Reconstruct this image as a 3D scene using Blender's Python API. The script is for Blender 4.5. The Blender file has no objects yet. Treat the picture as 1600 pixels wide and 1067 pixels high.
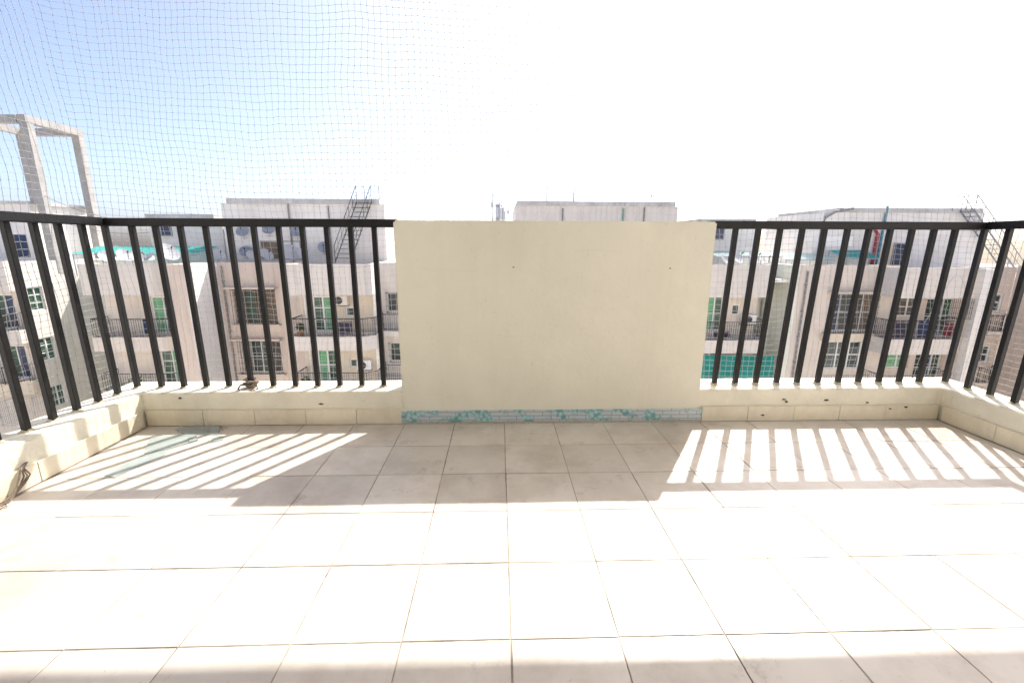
import bpy, bmesh, math, random
import numpy as np
from mathutils import Vector, Matrix, noise
random.seed(7)
S = bpy.context.scene
C = S.collection
R = math.radians

# ------------------------------------------------------------------ camera
F_PX, PITCH, YAW, ROLL, CAM_H = 688.93, 0.21913, 0.03027, 0.00337, 1.0667
fw = Vector((math.sin(YAW)*math.cos(PITCH), math.cos(YAW)*math.cos(PITCH), -math.sin(PITCH)))
rt0 = Vector((math.cos(YAW), -math.sin(YAW), 0)); up0 = rt0.cross(fw)
rt = math.cos(ROLL)*rt0 + math.sin(ROLL)*up0; up = -math.sin(ROLL)*rt0 + math.cos(ROLL)*up0
cam = bpy.data.cameras.new('camera'); cam.sensor_width = 36; cam.lens = F_PX/1600*36
cam.clip_start = 0.05; cam.clip_end = 2000
co = bpy.data.objects.new('camera', cam); C.objects.link(co)
co.matrix_world = Matrix(((rt.x, up.x, -fw.x, 0), (rt.y, up.y, -fw.y, 0), (rt.z, up.z, -fw.z, CAM_H), (0, 0, 0, 1)))
S.camera = co

# ------------------------------------------------------------------ light
SUN_AZ, SUN_EL = R(32.5), R(49.5)          # azimuth from +Y towards +X
w = bpy.data.worlds.new('World'); S.world = w; w.use_nodes = True
nt = w.node_tree; nt.nodes.clear()
sky = nt.nodes.new('ShaderNodeTexSky'); sky.sky_type = 'NISHITA'; sky.sun_disc = False
sky.sun_elevation = SUN_EL; sky.sun_rotation = SUN_AZ
sky.altitude = 200; sky.air_density = 0.5; sky.dust_density = 3.2; sky.ozone_density = 1.0
bg = nt.nodes.new('ShaderNodeBackground'); bg.inputs[1].default_value = 0.115
wo = nt.nodes.new('ShaderNodeOutputWorld')
nt.links.new(sky.outputs[0], bg.inputs[0]); nt.links.new(bg.outputs[0], wo.inputs[0])
sl = bpy.data.lights.new('sun', 'SUN'); sl.energy = 2.9; sl.angle = R(0.6); sl.color = (1.0, 0.955, 0.89)
so = bpy.data.objects.new('sun', sl); C.objects.link(so)
sd = Vector((math.sin(SUN_AZ)*math.cos(SUN_EL), math.cos(SUN_AZ)*math.cos(SUN_EL), math.sin(SUN_EL)))
so.rotation_euler = sd.to_track_quat('Z', 'Y').to_euler(); so.location = sd*40
vs = S.view_settings
vs.view_transform = 'Standard'; vs.look = 'None'; vs.gamma = 1; vs.use_curve_mapping = False
vs.exposure = 1.63
S.cycles.max_bounces = 8; S.cycles.diffuse_bounces = 5; S.cycles.transparent_max_bounces = 16
S.cycles.caustics_reflective = False; S.cycles.caustics_refractive = False

# ------------------------------------------------------------------ materials
MATS = {}
def mat(name, color, rough=0.7, var=0.0, scale=3.0, streak=0.0, streak_col=None, bump=0.0, bscale=60.0,
        metallic=0.0, spot=0.0, rnd=0.0, spec=0.5):
    """procedural paint, plaster or metal: base colour, blotches, vertical rain streaks, specks, fine relief"""
    m = bpy.data.materials.new(name); m.use_nodes = True; t = m.node_tree; N = t.nodes; Lk = t.links
    b = N['Principled BSDF']; b.inputs['Roughness'].default_value = rough; b.inputs['Metallic'].default_value = metallic
    b.inputs['Specular IOR Level'].default_value = spec
    geo = N.new('ShaderNodeNewGeometry'); pos = geo.outputs['Position']
    col = None
    rgb = N.new('ShaderNodeRGB'); rgb.outputs[0].default_value = (*color, 1); col = rgb.outputs[0]
    def mix(fac, other, mode='MIX'):
        nonlocal col
        x = N.new('ShaderNodeMix'); x.data_type = 'RGBA'; x.blend_type = mode
        if hasattr(fac, 'links'): Lk.new(fac, x.inputs[0])
        else: x.inputs[0].default_value = fac
        Lk.new(col, x.inputs[6])
        if hasattr(other, 'links'): Lk.new(other, x.inputs[7])
        else: x.inputs[7].default_value = (*other, 1)
        col = x.outputs[2]
    def ntex(sc, detail=5, vec=None, rough_=0.6):
        n = N.new('ShaderNodeTexNoise'); n.inputs['Scale'].default_value = sc; n.inputs['Detail'].default_value = detail
        n.inputs['Roughness'].default_value = rough_
        Lk.new(vec if vec else pos, n.inputs['Vector']); return n.outputs[0]
    def ramp(src, a, bb):
        r = N.new('ShaderNodeMapRange'); r.inputs[1].default_value = a; r.inputs[2].default_value = bb; r.clamp = True
        Lk.new(src, r.inputs[0]); return r.outputs[0]
    def scaled(src, k):
        q = N.new('ShaderNodeMath'); q.operation = 'MULTIPLY'; q.inputs[1].default_value = k; Lk.new(src, q.inputs[0]); return q.outputs[0]
    if var:
        dark = tuple(c*(1-var) for c in color); lite = tuple(min(1, c*(1+var*0.5)) for c in color)
        mix(ramp(ntex(scale), 0.35, 0.65), dark); mix(scaled(ramp(ntex(scale*3.1), 0.5, 0.75), 0.6), lite)
    if streak:
        mp = N.new('ShaderNodeMapping'); mp.inputs['Scale'].default_value = (3.2, 3.2, 0.22); Lk.new(pos, mp.inputs[0])
        sc = streak_col or tuple(c*0.45 for c in color)
        mix(scaled(ramp(ntex(1.3, 6, mp.outputs[0], 0.7), 0.5, 0.78), streak), sc)
    if spot:
        mix(scaled(ramp(ntex(38, 2), 0.68, 0.74), spot), tuple(c*0.35 for c in color))
    if rnd:
        oi = N.new('ShaderNodeObjectInfo'); hs = N.new('ShaderNodeHueSaturation')
        mr = N.new('ShaderNodeMapRange'); mr.inputs[3].default_value = 1-rnd; mr.inputs[4].default_value = 1+rnd*0.5
        Lk.new(oi.outputs['Random'], mr.inputs[0]); Lk.new(mr.outputs[0], hs.inputs['Value']); Lk.new(col, hs.inputs['Color']); col = hs.outputs[0]
    Lk.new(col, b.inputs['Base Color'])
    if bump:
        bp = N.new('ShaderNodeBump'); bp.inputs['Strength'].default_value = bump; bp.inputs['Distance'].default_value = 0.01
        Lk.new(ntex(bscale, 4), bp.inputs['Height']); Lk.new(bp.outputs[0], b.inputs['Normal'])
    MATS[name] = m; return m

CREAM = mat('cream_paint', (0.76, 0.725, 0.60), 0.75, 0.07, 2.2, bump=0.12, bscale=35, spot=0.12)
PANEL = mat('panel_paint', (0.815, 0.79, 0.665), 0.72, 0.075, 1.3, 0.28, (0.62, 0.57, 0.43), bump=0.22, bscale=28, spot=0.14)
KERB = mat('kerb_paint', (0.80, 0.77, 0.645), 0.8, 0.12, 4.0, 0.2, (0.52, 0.46, 0.33), bump=0.35, bscale=45, spot=0.25)
SKIRT = mat('skirting_ceramic', (0.77, 0.71, 0.565), 0.4, 0.14, 6.0, 0.4, (0.50, 0.41, 0.22), bump=0.05, rnd=0.06, spot=0.2)
BLACK = mat('black_enamel', (0.010, 0.0095, 0.0095), 0.45, 0.25, 14, bump=0.15, bscale=90, spec=0.35, spot=0.5)
MORTAR = mat('mortar', (0.55, 0.50, 0.38), 0.9, 0.25, 30, bump=0.5, bscale=120)
GROUT = mat('grout', (0.47, 0.415, 0.35), 0.95, 0.75, 5.0, spot=0.4)
WHITEW = mat('white_soffit', (0.86, 0.855, 0.83), 0.8, 0.06, 2)
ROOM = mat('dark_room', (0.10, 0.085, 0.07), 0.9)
BEIGE = mat('beige_plaster', (0.65, 0.58, 0.505), 0.9, 0.10, 0.7, 0.42)
PINK = mat('pink_plaster', (0.62, 0.52, 0.445), 0.9, 0.08, 0.6, 0.42)
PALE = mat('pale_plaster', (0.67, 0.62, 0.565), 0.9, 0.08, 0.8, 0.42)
WHITE_P = mat('white_and_sunlit_plaster', (0.80, 0.77, 0.73), 0.9, 0.06, 0.8, 0.2)  # also carries the sunlit white of the two left-block flanks in its colour
GREENP = mat('pastel_green_plaster', (0.70, 0.715, 0.63), 0.9, 0.07, 0.8, 0.15)
OCHRE = mat('ochre_plaster', (0.64, 0.555, 0.44), 0.9, 0.10, 0.8, 0.2)
CONC = mat('weathered_concrete', (0.78, 0.75, 0.71), 0.95, 0.12, 0.6, 0.5, (0.50, 0.485, 0.465))
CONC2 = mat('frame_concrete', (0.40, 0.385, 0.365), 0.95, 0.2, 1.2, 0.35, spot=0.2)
CAPC = mat('roof_edge_concrete', (0.56, 0.55, 0.54), 0.95, 0.3, 0.9, 0.4)
WFRAME = mat('white_window_frame', (0.70, 0.71, 0.70), 0.5)
DARKM = mat('dark_iron', (0.045, 0.04, 0.042), 0.6, 0.2, 6)
STEEL = mat('painted_steel', (0.10, 0.09, 0.095), 0.6, 0.2, 4)
GALV = mat('galvanised_steel', (0.42, 0.44, 0.47), 0.45, 0.15, 6, metallic=0.4)
DISH = mat('dish_enamel', (0.66, 0.67, 0.69), 0.45, 0.12, 2.5)
DISHB = mat('grey_dish_enamel', (0.47, 0.51, 0.58), 0.5, 0.15, 2.5)
GLASS = mat('dark_glass', (0.035, 0.05, 0.048), 0.12)
GGLASS = mat('green_glass', (0.045, 0.10, 0.065), 0.2, 0.4, 2)
GDOOR = mat('bright_green_curtain', (0.14, 0.38, 0.20), 0.6, 0.3, 3)
CURT = mat('brown_curtain', (0.22, 0.17, 0.12), 0.9, 0.3, 2)
BLUEG = mat('blue_glass', (0.03, 0.05, 0.11), 0.2, 0.3, 4)
TARP = mat('green_tarpaulin', (0.01, 0.38, 0.33), 0.55, 0.2, 0.9)
REDC = mat('red_cloth', (0.35, 0.06, 0.09), 0.9, 0.3, 6)
BLUEC = mat('blue_cloth', (0.06, 0.10, 0.25), 0.9, 0.3, 6)
PURP = mat('purple_cloth', (0.11, 0.09, 0.16), 0.9, 0.4, 5)
PIPEG = mat('green_pipe', (0.03, 0.28, 0.20), 0.5)
PIPEW = mat('grey_pipe', (0.20, 0.20, 0.21), 0.6)
ROPE = mat('twisted_rope', (0.23, 0.18, 0.14), 0.95, 0.5, 45)
CORD = mat('weathered_cord', (0.27, 0.215, 0.16), 0.9, 0.6, 30)
LEAFM = mat('leaf', (0.05, 0.10, 0.035), 0.7, 0.4, 6)
TERRA = mat('terracotta', (0.30, 0.12, 0.06), 0.8)
GROUND = mat('dusty_ground', (0.45, 0.42, 0.375), 0.95, 0.3, 0.2)
FLAKE = mat('dark_flake', (0.11, 0.085, 0.06), 0.9, 0.4, 30)

def tile_material():
    m = bpy.data.materials.new('cream_floor_tile'); m.use_nodes = True; t = m.node_tree; N = t.nodes; Lk = t.links
    b = N['Principled BSDF']
    geo = N.new('ShaderNodeNewGeometry'); oi = N.new('ShaderNodeObjectInfo')
    off = N.new('ShaderNodeVectorMath'); off.operation = 'MULTIPLY_ADD'
    cx = N.new('ShaderNodeCombineXYZ'); Lk.new(oi.outputs['Random'], cx.inputs[0]); Lk.new(oi.outputs['Random'], cx.inputs[2])
    Lk.new(cx.outputs[0], off.inputs[0]); off.inputs[1].default_value = (9, 9, 9); Lk.new(geo.outputs['Position'], off.inputs[2])
    def nz(sc, det, vec, a, bb, ro=0.6):
        n = N.new('ShaderNodeTexNoise'); n.inputs['Scale'].default_value = sc; n.inputs['Detail'].default_value = det; n.inputs['Roughness'].default_value = ro
        Lk.new(vec, n.inputs['Vector']); r = N.new('ShaderNodeMapRange'); r.inputs[1].default_value = a; r.inputs[2].default_value = bb
        Lk.new(n.outputs[0], r.inputs[0]); return r.outputs[0]
    P = off.outputs[0]; W = geo.outputs['Position']
    def mx(fac, a, bcol, k=1.0):
        x = N.new('ShaderNodeMix'); x.data_type = 'RGBA'
        q = N.new('ShaderNodeMath'); q.operation = 'MULTIPLY'; q.inputs[1].default_value = k; Lk.new(fac, q.inputs[0]); Lk.new(q.outputs[0], x.inputs[0])
        if isinstance(a, tuple): x.inputs[6].default_value = (*a, 1)
        else: Lk.new(a, x.inputs[6])
        x.inputs[7].default_value = (*bcol, 1); return x.outputs[2]
    c = mx(nz(3.0, 4, P, 0.35, 0.7), (0.67, 0.625, 0.555), (0.57, 0.525, 0.455))
    c = mx(nz(1.4, 7, W, 0.46, 0.66, 0.72), c, (0.39, 0.32, 0.255), 0.6)      # trodden-in dirt
    c = mx(nz(5.0, 8, W, 0.56, 0.68, 0.8), c, (0.26, 0.205, 0.17), 0.5)
    c = mx(nz(60, 2, W, 0.70, 0.76), c, (0.30, 0.25, 0.20), 0.5)             # grit
    hs = N.new('ShaderNodeHueSaturation'); mr = N.new('ShaderNodeMapRange'); mr.inputs[3].default_value = 0.90; mr.inputs[4].default_value = 1.05
    Lk.new(oi.outputs['Random'], mr.inputs[0]); Lk.new(mr.outputs[0], hs.inputs['Value']); Lk.new(c, hs.inputs['Color'])
    Lk.new(hs.outputs[0], b.inputs['Base Color'])
    rr = nz(5, 5, W, 0.3, 0.7); r2 = N.new('ShaderNodeMapRange'); r2.inputs[3].default_value = 0.30; r2.inputs[4].default_value = 0.48
    Lk.new(rr, r2.inputs[0]); Lk.new(r2.outputs[0], b.inputs['Roughness'])
    return m
TILE = tile_material()

def mosaic_material():
    """printed ceramic border: blue-grey masonry blocks with teal foliage"""
    m = bpy.data.materials.new('printed_border_tile'); m.use_nodes = True; t = m.node_tree; N = t.nodes; Lk = t.links
    b = N['Principled BSDF']; b.inputs['Roughness'].default_value = 0.35
    geo = N.new('ShaderNodeNewGeometry')
    sp = N.new('ShaderNodeSeparateXYZ'); Lk.new(geo.outputs['Position'], sp.inputs[0])
    cb = N.new('ShaderNodeCombineXYZ'); Lk.new(sp.outputs[0], cb.inputs[0]); Lk.new(sp.outputs[2], cb.inputs[1])
    br = N.new('ShaderNodeTexBrick'); br.inputs['Scale'].default_value = 1.0; br.inputs['Brick Width'].default_value = 0.105; br.inputs['Row Height'].default_value = 0.0245
    br.inputs['Mortar Size'].default_value = 0.0018; br.inputs['Color1'].default_value = (0.50, 0.58, 0.62, 1); br.inputs['Color2'].default_value = (0.58, 0.62, 0.61, 1)
    br.inputs['Mortar'].default_value = (0.22, 0.28, 0.32, 1); Lk.new(cb.outputs[0], br.inputs['Vector'])
    v = N.new('ShaderNodeTexVoronoi'); v.inputs['Scale'].default_value = 42; Lk.new(cb.outputs[0], v.inputs['Vector'])
    rp = N.new('ShaderNodeValToRGB'); e = rp.color_ramp.elements
    e[0].position = 0.0; e[0].color = (0.50, 0.67, 0.69, 1); e[1].position = 0.75; e[1].color = (0.17, 0.33, 0.35, 1)
    x = rp.color_ramp.elements.new(0.4); x.color = (0.36, 0.58, 0.60, 1); Lk.new(v.outputs['Distance'], rp.inputs[0])
    n = N.new('ShaderNodeTexNoise'); n.inputs['Scale'].default_value = 9; n.inputs['Detail'].default_value = 3; Lk.new(cb.outputs[0], n.inputs['Vector'])
    mr = N.new('ShaderNodeMapRange'); mr.inputs[1].default_value = 0.48; mr.inputs[2].default_value = 0.56; Lk.new(n.outputs[0], mr.inputs[0])
    mx = N.new('ShaderNodeMix'); mx.data_type = 'RGBA'; Lk.new(mr.outputs[0], mx.inputs[0]); Lk.new(br.outputs[0], mx.inputs[6]); Lk.new(rp.outputs[0], mx.inputs[7])
    Lk.new(mx.outputs[2], b.inputs['Base Color']); return m
MOSAIC = mosaic_material()

def see_through(name, tint, gloss=0.08, body=None, bodyfac=0.0):
    m = bpy.data.materials.new(name); m.use_nodes = True; t = m.node_tree; N = t.nodes; Lk = t.links
    N.remove(N['Principled BSDF']); out = N['Material Output']
    tr = N.new('ShaderNodeBsdfTransparent'); tr.inputs[0].default_value = (*tint, 1)
    gl = N.new('ShaderNodeBsdfGlossy'); gl.inputs['Roughness'].default_value = 0.05
    fr = N.new('ShaderNodeFresnel'); fr.inputs[0].default_value = 1.5
    mx = N.new('ShaderNodeMixShader'); Lk.new(fr.outputs[0], mx.inputs[0]); Lk.new(tr.outputs[0], mx.inputs[1]); Lk.new(gl.outputs[0], mx.inputs[2])
    last = mx.outputs[0]
    if body:
        df = N.new('ShaderNodeBsdfDiffuse'); df.inputs[0].default_value = (*body, 1)
        m2 = N.new('ShaderNodeMixShader'); m2.inputs[0].default_value = bodyfac; Lk.new(last, m2.inputs[1]); Lk.new(df.outputs[0], m2.inputs[2]); last = m2.outputs[0]
    Lk.new(last, out.inputs[0]); return m
SHARD = see_through('greenish_glass', (0.955, 0.99, 0.98), body=(0.72, 0.80, 0.77), bodyfac=0.3)

def translucent(name, col, tcol, fac):
    m = bpy.data.materials.new(name); m.use_nodes = True; t = m.node_tree; N = t.nodes; Lk = t.links
    N.remove(N['Principled BSDF']); out = N['Material Output']
    d = N.new('ShaderNodeBsdfDiffuse'); d.inputs[0].default_value = (*col, 1)
    tr = N.new('ShaderNodeBsdfTranslucent'); tr.inputs[0].default_value = (*tcol, 1)
    mx = N.new('ShaderNodeMixShader'); mx.inputs[0].default_value = fac
    Lk.new(d.outputs[0], mx.inputs[1]); Lk.new(tr.outputs[0], mx.inputs[2]); Lk.new(mx.outputs[0], out.inputs[0]); return m
NYLON = translucent('nylon_twine', (0.56, 0.56, 0.55), (0.58, 0.58, 0.57), 0.5)
KNOT = translucent('twine_knot', (0.42, 0.42, 0.41), (0.45, 0.45, 0.43), 0.3)
AQUA = translucent('aqua_fibreglass', (0.12, 0.50, 0.47), (0.25, 0.75, 0.70), 0.6)
PALEAQ = translucent('pale_fibreglass', (0.60, 0.70, 0.68), (0.70, 0.85, 0.82), 0.5)

# ------------------------------------------------------------------ helpers
def obj(name, bm, m, parent=None, smooth=False):
    if isinstance(bm, bmesh.types.BMesh):
        me = bpy.data.meshes.new(name); bmesh.ops.recalc_face_normals(bm, faces=bm.faces); bm.to_mesh(me); bm.free()
    else: me = bm
    if m and not me.materials: me.materials.append(m)
    if smooth:
        for p in me.polygons: p.use_smooth = True
        me.set_sharp_from_angle(angle=0.7)
    o = bpy.data.objects.new(name, me); C.objects.link(o)
    if parent: o.parent = parent
    return o
def tag(o, label, cat, group=None):
    o['label'] = label; o['category'] = cat
    if group: o['group'] = group
    return o
def thing(name, label, cat, group=None, loc=(0, 0, 0)):
    o = bpy.data.objects.new(name, None); C.objects.link(o); o.location = loc; o.empty_display_size = 0.2
    return tag(o, label, cat, group)
def structure(o): o['kind'] = 'structure'; return o
def NB(): return bmesh.new()
def box(bm, x0, x1, y0, y1, z0, z1):
    v = [bm.verts.new(p) for p in ((x0,y0,z0),(x1,y0,z0),(x1,y1,z0),(x0,y1,z0),(x0,y0,z1),(x1,y0,z1),(x1,y1,z1),(x0,y1,z1))]
    for f in ((0,3,2,1),(4,5,6,7),(0,1,5,4),(1,2,6,5),(2,3,7,6),(3,0,4,7)): bm.faces.new([v[i] for i in f])
    return v
def prism(bm, pts, z0, z1):
    a = [bm.verts.new((x, y, z0)) for x, y in pts]; b = [bm.verts.new((x, y, z1)) for x, y in pts]; n = len(pts)
    bm.faces.new(a[::-1]); bm.faces.new(b)
    for i in range(n): bm.faces.new((a[i], a[(i+1) % n], b[(i+1) % n], b[i]))
def tube(bm, pts, r, n=6, closed=False):
    pts = [Vector(p) for p in pts]; rings = []
    k = len(pts)
    for i, p in enumerate(pts):
        a = pts[i-1] if i or closed else pts[0]; b = pts[(i+1) % k] if i < k-1 or closed else pts[-1]
        d = (b-a).normalized(); u = d.orthogonal() if abs(d.z) > 0.9 else d.cross(Vector((0, 0, 1)))
        u.normalize(); v = d.cross(u); rr = r[i] if isinstance(r, (list, tuple)) else r
        rings.append([bm.verts.new(p+rr*(math.cos(2*math.pi*j/n+.4)*u+math.sin(2*math.pi*j/n+.4)*v)) for j in range(n)])
    for i in range(k if closed else k-1):
        A, B = rings[i], rings[(i+1) % k]
        for j in range(n): bm.faces.new((A[j], A[(j+1) % n], B[(j+1) % n], B[j]))
    if not closed: bm.faces.new(rings[0][::-1]); bm.faces.new(rings[-1])
def roughen(bm, cell, amp, scale=6.0, lock=None):
    """cut a boxy mesh finely and push its skin in and out like hand-trowelled plaster"""
    for _ in range(6):
        long = [e for e in bm.edges if e.calc_length() > cell]
        if not long: break
        bmesh.ops.subdivide_edges(bm, edges=long, cuts=1, use_grid_fill=True)
    for v in bm.verts:
        if lock and lock(v.co): continue
        v.co += amp*noise.noise_vector(v.co*scale)+amp*0.5*noise.noise_vector(v.co*scale*3.3)

# frames: a facade plane with u along it and d outwards
class Plane:
    def __init__(s, o, e, n): s.o, s.e, s.n = Vector((*o, 0)), Vector((*e, 0)), Vector((*n, 0))
    def p(s, u, d, z): q = s.o+u*s.e+d*s.n; return (q.x, q.y, z)
    def box(s, bm, u0, u1, d0, d1, z0, z1):
        v = [bm.verts.new(s.p(*q)) for q in ((u0,d0,z0),(u1,d0,z0),(u1,d1,z0),(u0,d1,z0),(u0,d0,z1),(u1,d0,z1),(u1,d1,z1),(u0,d1,z1))]
        for f in ((0,3,2,1),(4,5,6,7),(0,1,5,4),(1,2,6,5),(2,3,7,6),(3,0,4,7)): bm.faces.new([v[i] for i in f])
def front(y): return Plane((0, y), (1, 0), (0, -1))
def right_side(x): return Plane((x, 0), (0, 1), (1, 0))
def left_side(x): return Plane((x, 0), (0, 1), (-1, 0))

def wall(parent, pl, u0, u1, z0, z1, m, holes=(), t=0.22, name='wall'):
    bm = NB(); us = sorted({u0, u1, *[h[0] for h in holes], *[h[1] for h in holes]}); zs = sorted({z0, z1, *[h[2] for h in holes], *[h[3] for h in holes]})
    for a, b in zip(us, us[1:]):
        run = None
        for c, d in zip(zs, zs[1:]):
            mu, mz = (a+b)/2, (c+d)/2
            if any(h[0] < mu < h[1] and h[2] < mz < h[3] for h in holes):
                if run: pl.box(bm, a, b, -t, 0, *run); run = None
            else: run = (run[0], d) if run else (c, d)
        if run: pl.box(bm, a, b, -t, 0, *run)
    bmesh.ops.remove_doubles(bm, verts=bm.verts, dist=1e-5)
    return obj(name, bm, m, parent)
def window(parent, pl, u0, u1, z0, z1, nx=2, nz=2, pane=None, frame=None, grille=None, fw_=0.07, name='window', depth=0.14, cols=None):
    bm = NB(); f = fw_
    pl.box(bm, u0, u1, -depth, -depth+.07, z0, z0+f); pl.box(bm, u0, u1, -depth, -depth+.07, z1-f, z1)
    pl.box(bm, u0, u0+f, -depth, -depth+.07, z0+f, z1-f); pl.box(bm, u1-f, u1, -depth, -depth+.07, z0+f, z1-f)
    for i in range(1, nx):
        u = u0+(u1-u0)*i/nx; pl.box(bm, u-f*.45, u+f*.45, -depth, -depth+.06, z0+f, z1-f)
    for i in range(1, nz):
        z = z0+(z1-z0)*i/nz; pl.box(bm, u0+f, u1-f, -depth, -depth+.05, z-f*.3, z+f*.3)
    o = obj(name, bm, frame or WFRAME, parent)
    for i in range(nx):
        bm = NB(); a = u0+(u1-u0)*i/nx; b = u0+(u1-u0)*(i+1)/nx
        pl.box(bm, a+.01, b-.01, -depth-.03, -depth+.012, z0+.02, z1-.02)
        obj('pane', bm, (cols[i] if cols else (pane or GLASS)), o)
    if grille:
        bm = NB(); k = int((u1-u0)/.13); q = int((z1-z0)/.32); t = .016
        for i in range(k+1): u = u0+(u1-u0)*i/k; pl.box(bm, u-t/2, u+t/2, grille, grille+t, z0-.06, z1+.04)
        for i in range(q+1): z = z0+(z1-z0)*i/q; pl.box(bm, u0-.05, u1+.05, grille+t+.001, grille+2*t, z-t/2, z+t/2)
        for u in (u0, u1): pl.box(bm, u-.02, u+.02, -.02, grille, z0, z0+.03); pl.box(bm, u-.02, u+.02, -.02, grille, z1-.03, z1)
        obj('grille', bm, DARKM, o)
    return o
def balcony(parent, pts, slab_bot, slab_top, rail_top, m=PALE, inset=0.07):
    """pts: outline; all edges but the last (against the wall) get railing"""
    bm = NB(); prism(bm, pts, slab_bot, slab_top); o = obj('balcony', bm, m, parent)
    bm = NB(); cx = sum(p[0] for p in pts)/len(pts); cy = sum(p[1] for p in pts)/len(pts)
    P = [Vector((p[0]+(cx-p[0])*inset/2, p[1]+(cy-p[1])*inset, 0)) for p in pts]
    for a, b in zip(P, P[1:]):
        d = b-a; k = max(2, int(d.length/.125))
        tube(bm, [(a.x, a.y, rail_top), (b.x, b.y, rail_top)], .032, 4); tube(bm, [(a.x, a.y, slab_top+.09), (b.x, b.y, slab_top+.09)], .018, 4)
        for i in range(k+1):
            q = a+d*(i/k); r = .02 if i in (0, k) else .0115
            tube(bm, [(q.x, q.y, slab_top-.01), (q.x, q.y, rail_top)], r, 4)
    obj('railing', bm, DARKM, o); return o

# ================================================================== OUR BALCONY
T = 0.30; X0, Y0 = 0.0306, 1.0096; XL, XR, YB = -2.083, 2.736, 2.506
bm = NB(); box(bm, XL-.24, XR+.24, -0.7, 2.745, -0.20, -0.0022); floor = structure(obj('floor', bm, GROUT))
protos = []
for k in range(6):
    bm = NB(); h = T/2-0.0011-0.0006*(k % 3); dx, dy = random.uniform(-.0007, .0007), random.uniform(-.0007, .0007)
    v = box(bm, -h+dx, h+dx, -h+dy, h+dy, -0.0018, 0.0)
    top = [e for e in bm.edges if all(q.co.z > -1e-4 for q in e.verts)]
    bmesh.ops.bevel(bm, geom=top, offset=0.0011, segments=1, affect='EDGES')
    me = bpy.data.meshes.new('tile'); bmesh.ops.recalc_face_normals(bm, faces=bm.faces); bm.to_mesh(me); bm.free(); me.materials.append(TILE); protos.append(me)
for c in range(-7, 9):
    for r in range(-5, 5):
        o = obj('tile', random.choice(protos), None, floor)
        o.location = (X0+(c+.5)*T, Y0+(r+.5)*T, random.uniform(-.0006, .0005))
        o.rotation_euler = (random.uniform(-.0012, .0012), random.uniform(-.0012, .0012), random.uniform(-.0012, .0012))

# slab over the balcony and the house front behind the camera
bm = NB(); box(bm, XL-.30, XR+.30, -0.7, 2.893, 2.70, 2.86); structure(obj('ceiling_slab', bm, WHITEW))
# (the house is a tall block of the same estate: its whole front faces the sun and lights the court)
wl = structure(wall(None, Plane((0, -0.50), (1, 0), (0, 1)), -42, 42, -21.8, 6.0, WHITE_P, holes=[(-.9, .9, 0.02, 2.15)]+[(x, x+1.6, z, z+1.4) for x in range(-40, 40, 5) for z in (-18.2, -15.1, -12, -8.9, -5.8, -2.7) if not -4 < x < 4], name='house_wall'))
bm = NB(); box(bm, -2.2, 2.2, -3.5, -.72, -0.1, -0.02); structure(obj('room_floor', bm, TILE))
bm = NB(); box(bm, -2.2, 2.2, -3.7, -3.5, -0.1, 2.7); box(bm, -2.4, -2.2, -3.5, -.72, -.1, 2.7); box(bm, 2.2, 2.4, -3.5, -.72, -.1, 2.7); box(bm, -2.2, 2.2, -3.5, -.72, 2.7, 2.8)
structure(obj('room_wall', bm, WHITEW))

# the solid piece of parapet in the middle
par = thing('parapet_panel', 'solid cream painted wall panel between the two black railings', 'wall', loc=(0.32, 2.58, 0))
PM = Matrix.Translation((-0.32, -2.58, 0))
def local(bm, M=PM): bmesh.ops.transform(bm, matrix=M, verts=bm.verts); return bm
bm = NB(); box(bm, -0.578, 1.222, 2.512, 2.668, -0.55, 1.187)
ed = [e for e in bm.edges if abs(e.verts[0].co.x-e.verts[1].co.x) < 1e-6 or abs(e.verts[0].co.z-e.verts[1].co.z) < 1e-6]
bmesh.ops.bevel(bm, geom=[e for e in ed if e.verts[0].co.z+e.verts[1].co.z > 0.2], offset=0.009, segments=2, affect='EDGES')
roughen(bm, 0.026, 0.0017, 5.0)
for v in bm.verts: v.co += .0016*noise.noise_vector(v.co*31)
obj('wall_face', local(bm), PANEL, par, True)
xs = [-0.588, -0.128, 0.313, 0.787, 1.239]
for a, b in zip(xs, xs[1:]):
    bm = NB(); box(bm, a+.0008, b-.0008, 2.503, 2.513, 0.012, 0.084); bmesh.ops.bevel(bm, geom=bm.edges[:], offset=.0012, segments=1, affect='EDGES')
    obj('border_tile', local(bm), MOSAIC, par)
bm = NB(); box(bm, -0.588, 1.239, 2.499, 2.513, -.003, 0.0105); roughen(bm, .04, .0015, 9); obj('mortar_bed', local(bm), MORTAR, par)
for x, z in ((0.083, 0.935), (0.975, 0.93)):          # old fixing holes
    bm = NB(); bmesh.ops.create_cone(bm, cap_ends=True, segments=9, radius1=.0045, radius2=.003, depth=.003)
    bmesh.ops.transform(bm, matrix=Matrix.Translation((x, 2.5105, z)) @ Matrix.Rotation(R(90), 4, 'X') @ Matrix.Diagonal((1.5, .8, 1, 1)), verts=bm.verts)
    obj('fixing_hole', local(bm), ROPE, par)

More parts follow.
